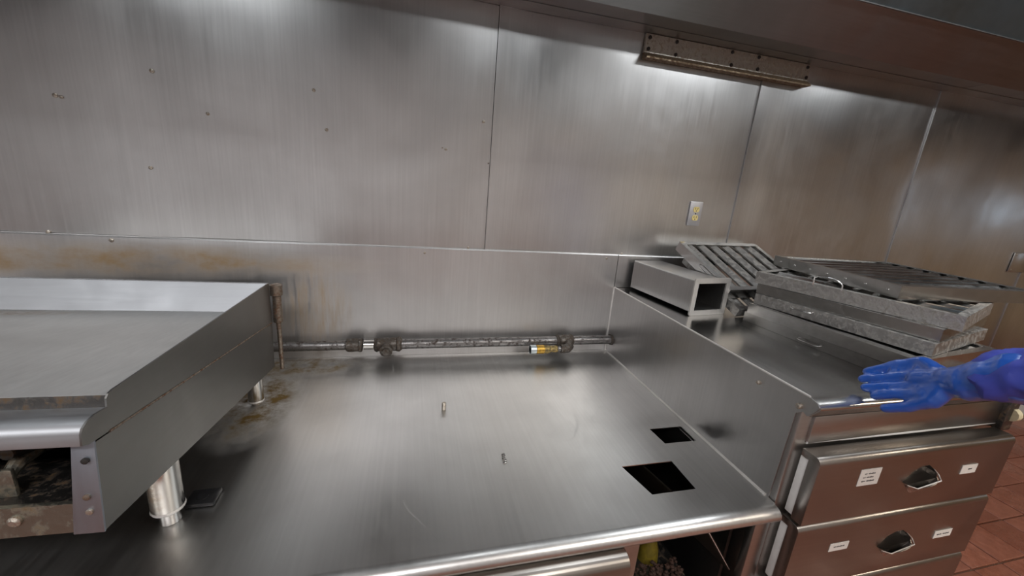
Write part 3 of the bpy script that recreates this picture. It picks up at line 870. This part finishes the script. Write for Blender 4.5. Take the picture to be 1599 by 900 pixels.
# ------------------------------------------------------------------ rectangular duct piece
# local frame: origin at front flange bottom centre, +y to the back
fa, fb2 = P(1.045, 1.257, -0.448), P(1.228, 1.263, -0.448)
back = P(1.095, 1.60, -0.448)
ydir = (back - (fa + fb2) / 2); ydir.z = 0; ydir.normalize()
xdir = Vector((ydir.y, -ydir.x, 0))
o0 = (fa + fb2) / 2
DM = Matrix(((xdir.x, ydir.x, 0, o0.x), (xdir.y, ydir.y, 0, o0.y), (0, 0, 1, o0.z + 0.0005), (0, 0, 0, 1)))
du = thing('square_duct', 'short square steel duct with flanged open end lying on the raised worktop', 'duct', None, DM)
def rect_ring(bm, w0, h0, z0, w1, h1, z1, ya, yb, rad=0.008):
    """hollow box section between outer (w0,h0 from z0) and inner (w1,h1 from z1)"""
    def loop(w_, z, h_, y, rr):
        pts = []
        for (cx_, cz_, a0) in ((w_ / 2 - rr, z + h_ - rr, 0), (-w_ / 2 + rr, z + h_ - rr, 90), (-w_ / 2 + rr, z + rr, 180), (w_ / 2 - rr, z + rr, 270)):
            for k in range(5):
                a = math.radians(a0 + 22.5 * k)
                pts.append(Vector((cx_ + rr * math.cos(a), y, cz_ + rr * math.sin(a))))
        return [bm.verts.new(p) for p in pts]
    A, B_ = loop(w0, z0, h0, ya, rad), loop(w0, z0, h0, yb, rad)
    Ci, Di = loop(w1, z1, h1, ya, 0.002), loop(w1, z1, h1, yb, 0.002)
    n = len(A)
    for k in range(n):
        m = (k + 1) % n
        for q in ((A[k], A[m], B_[m], B_[k]), (Ci[k], Di[k], Di[m], Ci[m]), (A[k], Ci[k], Ci[m], A[m]), (B_[k], B_[m], Di[m], Di[k])):
            bm.faces.new(q)
b = bm_new(); rect_ring(b, 0.183, 0.148, 0, 0.142, 0.108, 0.02, 0, 0.006)
b.transform(DM); obj('flange', b, 'flange', du)
b = bm_new(); rect_ring(b, 0.160, 0.126, 0.011, 0.152, 0.118, 0.015, 0.0065, 0.380, 0.004)
b.transform(DM); obj('tube_walls', b, 'side', du)
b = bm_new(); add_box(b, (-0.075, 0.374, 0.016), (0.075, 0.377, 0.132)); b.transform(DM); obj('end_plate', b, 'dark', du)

# ------------------------------------------------------------------ baffle filters
def make_filter(label, corner, yaw_deg, W_, L_, T_, mat, base_z=None, M4=None, slats_along='y', nsl=6, slatmat=None, handle=None, lip=True, dots=0):
    """corner = back-left corner in plan at bottom; local x to the right, y towards the back (0 = front edge at -L)"""
    if M4 is None:
        M4 = Matrix.Translation(P(corner[0], corner[1], base_z)) @ Matrix.Rotation(math.radians(yaw_deg), 4, 'Z')
    f = thing('baffle_filter', label, 'filter', None, M4, 'removed grease filters on the raised worktop')
    sm = slatmat or mat
    fr = 0.022
    t = 0.0016
    def loc(name, bm, m):
        bm.transform(M4)
        return obj(name, bm, m, f)
    # four C-section rails
    def rail(a, c, inward):
        a, c = Vector(a), Vector(c)
        d = (c - a)
        n = Vector(inward) * fr
        up_ = Vector((0, 0, T_))
        b = bm_new()
        prof = [a, a + up_, a + up_ + n, a + up_ + n - Vector((0, 0, t)), a + up_ + Vector(inward) * t - Vector((0, 0, t)), a + Vector(inward) * t + Vector((0, 0, t)), a + n + Vector((0, 0, t)), a + n]
        add_prism(b, prof, d)
        return b
    loc('frame_rail', rail((0, -L_, 0), (0, 0, 0), (1, 0, 0)), mat)
    loc('frame_rail', rail((W_, -L_, 0), (W_, 0, 0), (-1, 0, 0)), mat)
    loc('frame_rail', rail((0.0005, -L_, 0.0003), (W_ - 0.0005, -L_, 0.0003), (0, 1, 0)), mat)
    loc('frame_rail', rail((0.0005, 0, 0.0003), (W_ - 0.0005, 0, 0.0003), (0, -1, 0)), mat)
    # upper baffles (inverted channels) and lower baffles
    span = (W_ if slats_along == 'y' else L_) - 2 * 0.012
    pitch = span / nsl
    for lv in (0, 1):
        cnt = nsl if lv else nsl - 1
        for k in range(cnt):
            c0 = 0.012 + pitch * (k + 0.5 + (0 if lv else 0.5))
            hw = pitch * 0.33
            z1 = T_ - 0.0035 if lv else T_ * 0.34
            z0 = T_ - 0.017 if lv else T_ * 0.34 - 0.010
            sgn = 1
            pr = [(c0 - hw, z0), (c0 - hw, z1 - 0.009), (c0 - hw * 0.5, z1 - 0.004), (c0 - hw * 0.12, z1), (c0 + hw * 0.12, z1), (c0 + hw * 0.5, z1 - 0.004), (c0 + hw, z1 - 0.009), (c0 + hw, z0), (c0 + hw - t, z0), (c0 + hw - t, z1 - 0.011), (c0 - hw + t, z1 - 0.011), (c0 - hw + t, z0)]
            b = bm_new()
            if slats_along == 'y':
                add_prism(b, [Vector((p, -L_ + 0.003, z)) for p, z in pr], (0, L_ - 0.006, 0))
            else:
                add_prism(b, [Vector((0.003, -p, z)) for p, z in pr], (W_ - 0.006, 0, 0))
            loc('baffle', b, sm if lv else 'filterdull')
    # rivets on the left rail
    for k in range(dots):
        b = bm_new()
        y = -L_ * (k + 0.5) / dots
        add_tube(b, [Vector((0.001, y, T_ * 0.5)), Vector((-0.0018, y, T_ * 0.5)), Vector((-0.0024, y, T_ * 0.5))], [0.0035, 0.0035, 0.002], 8)
        loc('rivet', b, 'filterbright')
    if handle:
        y0, y1, mode = handle
        b = bm_new()
        if mode == 'up':
            pts = [(-0.003, y0, T_ - 0.004), (-0.004, y0, T_ + 0.022), (-0.004, y0 - 0.010, T_ + 0.030), (-0.004, y1 + 0.030, T_ + 0.031), (-0.004, y1 + 0.004, T_ + 0.020), (-0.004, y1, T_ + 0.014), (-0.003, y1, T_ - 0.004)]
        else:
            zz = T_ * (0.75 if mode == 'high' else 0.45)
            pts = [(0.0, y0, zz), (-0.010, y0 - 0.004, zz - 0.002), (-0.014, y0 - 0.015, zz - 0.003), (-0.014, y1 + 0.015, zz - 0.003), (-0.010, y1 + 0.004, zz - 0.002), (0.0, y1, zz)]
        add_tube(b, [Vector(p) for p in pts], 0.0024, 8)
        loc('handle', b, 'filterbright')
    return f
W16 = 0.42
make_filter('lowest baffle filter of the stack, resting flat on the raised worktop', (1.255, 1.202), 5.6, W16, 0.508, 0.036, 'filter', -0.4475, handle=(-0.215, -0.29, 'mid'), nsl=5)
make_filter('second baffle filter from the bottom of the stack, pale plain edge', (1.247, 1.185), 7.0, W16, 0.508, 0.037, 'filterbright', -0.4105, nsl=5)
make_filter('middle baffle filter of the stack, speckled grey edge with folded wire handle', (1.266, 1.184), 13.6, W16, 0.500, 0.037, 'filterdull', -0.3725, handle=(-0.13, -0.20, 'high'), nsl=5)
make_filter('fourth baffle filter from the bottom of the stack, smooth dark grey edge', (1.275, 1.193), 15.5, W16, 0.505, 0.036, 'filter', -0.3345, nsl=5, dots=0)
make_filter('scuffed baffle filter fifth in the stack with raised wire handle on its edge', (1.268, 1.204), 19.5, W16, 0.545, 0.042, 'filterdull', -0.2975, handle=(-0.185, -0.265, 'up'), nsl=5, slatmat='filterbright')
make_filter('shiny baffle filter lying skewed on top of the stack', (1.480, 1.336), -5.0, 0.56, 0.490, 0.040, 'filter', -0.2525, slats_along='x', nsl=8, slatmat='filterbright', dots=7)
# two filters leaning against the wall behind the stack
def lean_matrix(bl, slope_deg, yaw_deg):
    return Matrix.Translation(bl) @ Matrix.Rotation(math.radians(yaw_deg), 4, 'Z') @ Matrix.Rotation(math.radians(slope_deg), 4, 'X')
sl = 24.0
base = P(1.248, 1.236, -0.4455)
LM = lean_matrix(base, sl, 6.0)
TF = 0.034
make_filter('underneath leaning baffle filter, mostly hidden, open channel end on the worktop', None, 0, 0.44, 0.36, TF, 'filterdull', M4=LM @ Matrix.Translation((0, 0.36, 0)), nsl=6)
make_filter('dark slatted baffle filter leaning against the wall behind the duct', None, 0, 0.47, 0.345, 0.044, 'filterbright', M4=LM @ Matrix.Translation((-0.02, 0.412, TF + 0.0015)), nsl=6, slatmat='filterdull', handle=(-0.16, -0.24, 'high'))

# ------------------------------------------------------------------ gloved arm reaching in from the right
HAND = dict(
 pinky=[(1.1428, 0.6826, -0.4003), (1.1578, 0.6458, -0.3648), (1.1643, 0.5969, -0.3328)],
 ring=[(1.1262, 0.6802, -0.4164), (1.137, 0.6361, -0.39), (1.1462, 0.5842, -0.3566)],
 middle=[(1.1105, 0.6579, -0.4285), (1.1236, 0.6191, -0.4042), (1.1294, 0.5713, -0.3748)],
 index=[(1.1057, 0.6309, -0.434), (1.1134, 0.5991, -0.4127), (1.1148, 0.5564, -0.3881)],
 thumb=[(1.0942, 0.598, -0.448), (1.1015, 0.5669, -0.426), (1.1134, 0.5336, -0.3905)])
wrist = Vector((1.1358, 0.5301, -0.3448))
f1 = Vector((1.1312, 0.5, -0.3298)); f2 = Vector((1.131, 0.4656, -0.3026)); f3 = Vector((1.1347, 0.4191, -0.2729)); f4 = Vector((1.1606, 0.3637, -0.2414))
def capsule(bm, a, b_, ra, rb, seg=14):
    a, b_ = Vector(a), Vector(b_)
    d = (b_ - a).normalized()
    pts, rs = [], []
    for k in range(5):
        t = math.radians(90 - 90 * k / 4)
        pts.append(a - d * ra * math.sin(t)); rs.append(max(ra * math.cos(t), 1e-4))
    for k in range(5):
        t = math.radians(90 * k / 4)
        pts.append(b_ + d * rb * math.sin(t)); rs.append(max(rb * math.cos(t), 1e-4))
    add_tube(bm, pts, rs, seg)
person = thing('person', 'person reaching in from the right in blue rubber gauntlet, hand on counter edge', 'person', P(1.2, 0.3, -1.42))
def fuse(bm, voxel, it):
    me = bpy.data.meshes.new('tmp'); bm.to_mesh(me); bm.free()
    o = bpy.data.objects.new('tmp', me); C.objects.link(o)
    r = o.modifiers.new('r', 'REMESH'); r.mode = 'VOXEL'; r.voxel_size = voxel
    s = o.modifiers.new('s', 'SMOOTH'); s.factor = 0.5; s.iterations = it
    dg = bpy.context.evaluated_depsgraph_get()
    me2 = bpy.data.meshes.new_from_object(o.evaluated_get(dg))
    bpy.data.objects.remove(o)
    out = bmesh.new(); out.from_mesh(me2)
    return out
b = bm_new()
radius = dict(pinky=(.0118, .0130, .0155), ring=(.0108, .0115, .0140), middle=(.0108, .0115, .0140), index=(.0112, .0118, .0145), thumb=(.0105, .0120, .0170))
for k, pts in HAND.items():
    q = [P(*p) for p in pts]; r = radius[k]
    capsule(b, q[0], q[1], r[0], r[1]); capsule(b, q[1], q[2], r[1], r[2])
    capsule(b, q[2], P(*wrist), r[2], 0.026)
kn = [P(*HAND[k][2]) for k in ('index', 'middle', 'ring', 'pinky')]
for a, c in zip(kn, kn[1:]):
    capsule(b, a, c, 0.0150, 0.0150)
pm, rm = P(*HAND['pinky'][1]), P(*HAND['ring'][1])
for f_ in (0.1, 0.3, 0.5, 0.7, 0.9):
    a = pm.lerp(kn[3], f_); c = rm.lerp(kn[2], f_)
    capsule(b, a, c, 0.0105, 0.0095)
mid = (kn[1] + kn[2]) / 2
capsule(b, mid, P(*wrist), 0.024, 0.028)
capsule(b, P(*HAND['thumb'][2]), kn[0], 0.016, 0.015)
capsule(b, P(*wrist), P(*f1), 0.031, 0.038)
capsule(b, P(*f1), P(*f2), 0.036, 0.044)
capsule(b, P(*f2), P(*(f2 * .5 + f3 * .5)), 0.044, 0.049)
for a, c in zip([P(*HAND[k][2]) for k in ('index', 'middle', 'ring')], [P(*HAND[k][2]) for k in ('middle', 'ring', 'pinky')]):
    capsule(b, (a + c) / 2, P(*wrist), 0.015, 0.022)
    capsule(b, (a + c) / 2, (a + c) / 2 * 0.75 + P(*wrist) * 0.25, 0.014, 0.016)
b = fuse(b, 0.0032, 5)
for v in b.verts:
    n = noise.noise(v.co * 34) * 0.0022 + noise.noise(v.co * 80) * 0.0008
    v.co += v.normal * n
obj('glove', b, 'glove', person)
b = bm_new()
for a, c, ra, rb in ((f2 * .75 + f3 * .25, f3, .050, .053), (f3, f4, .055, .058), (f4, Vector((1.24, 0.20, -0.20)), .058, .062), (Vector((1.24, 0.20, -0.20)), Vector((1.36, -0.02, -0.16)), .062, .066), (Vector((1.36, -0.02, -0.16)), Vector((1.42, -0.10, 0.08)), .066, .075)):
    capsule(b, P(*a), P(*c), ra, rb, 24)
b = fuse(b, 0.006, 4)
for v in b.verts:
    v.co += v.normal * (abs(noise.noise(v.co * 13 + Vector((3, 1, 0)))) * -0.026 + abs(noise.noise(v.co * 31)) * -0.007 + 0.008)
part_label(obj('sleeve', b, 'sleeve', person), 'violet-blue wrinkled gauntlet sleeve')
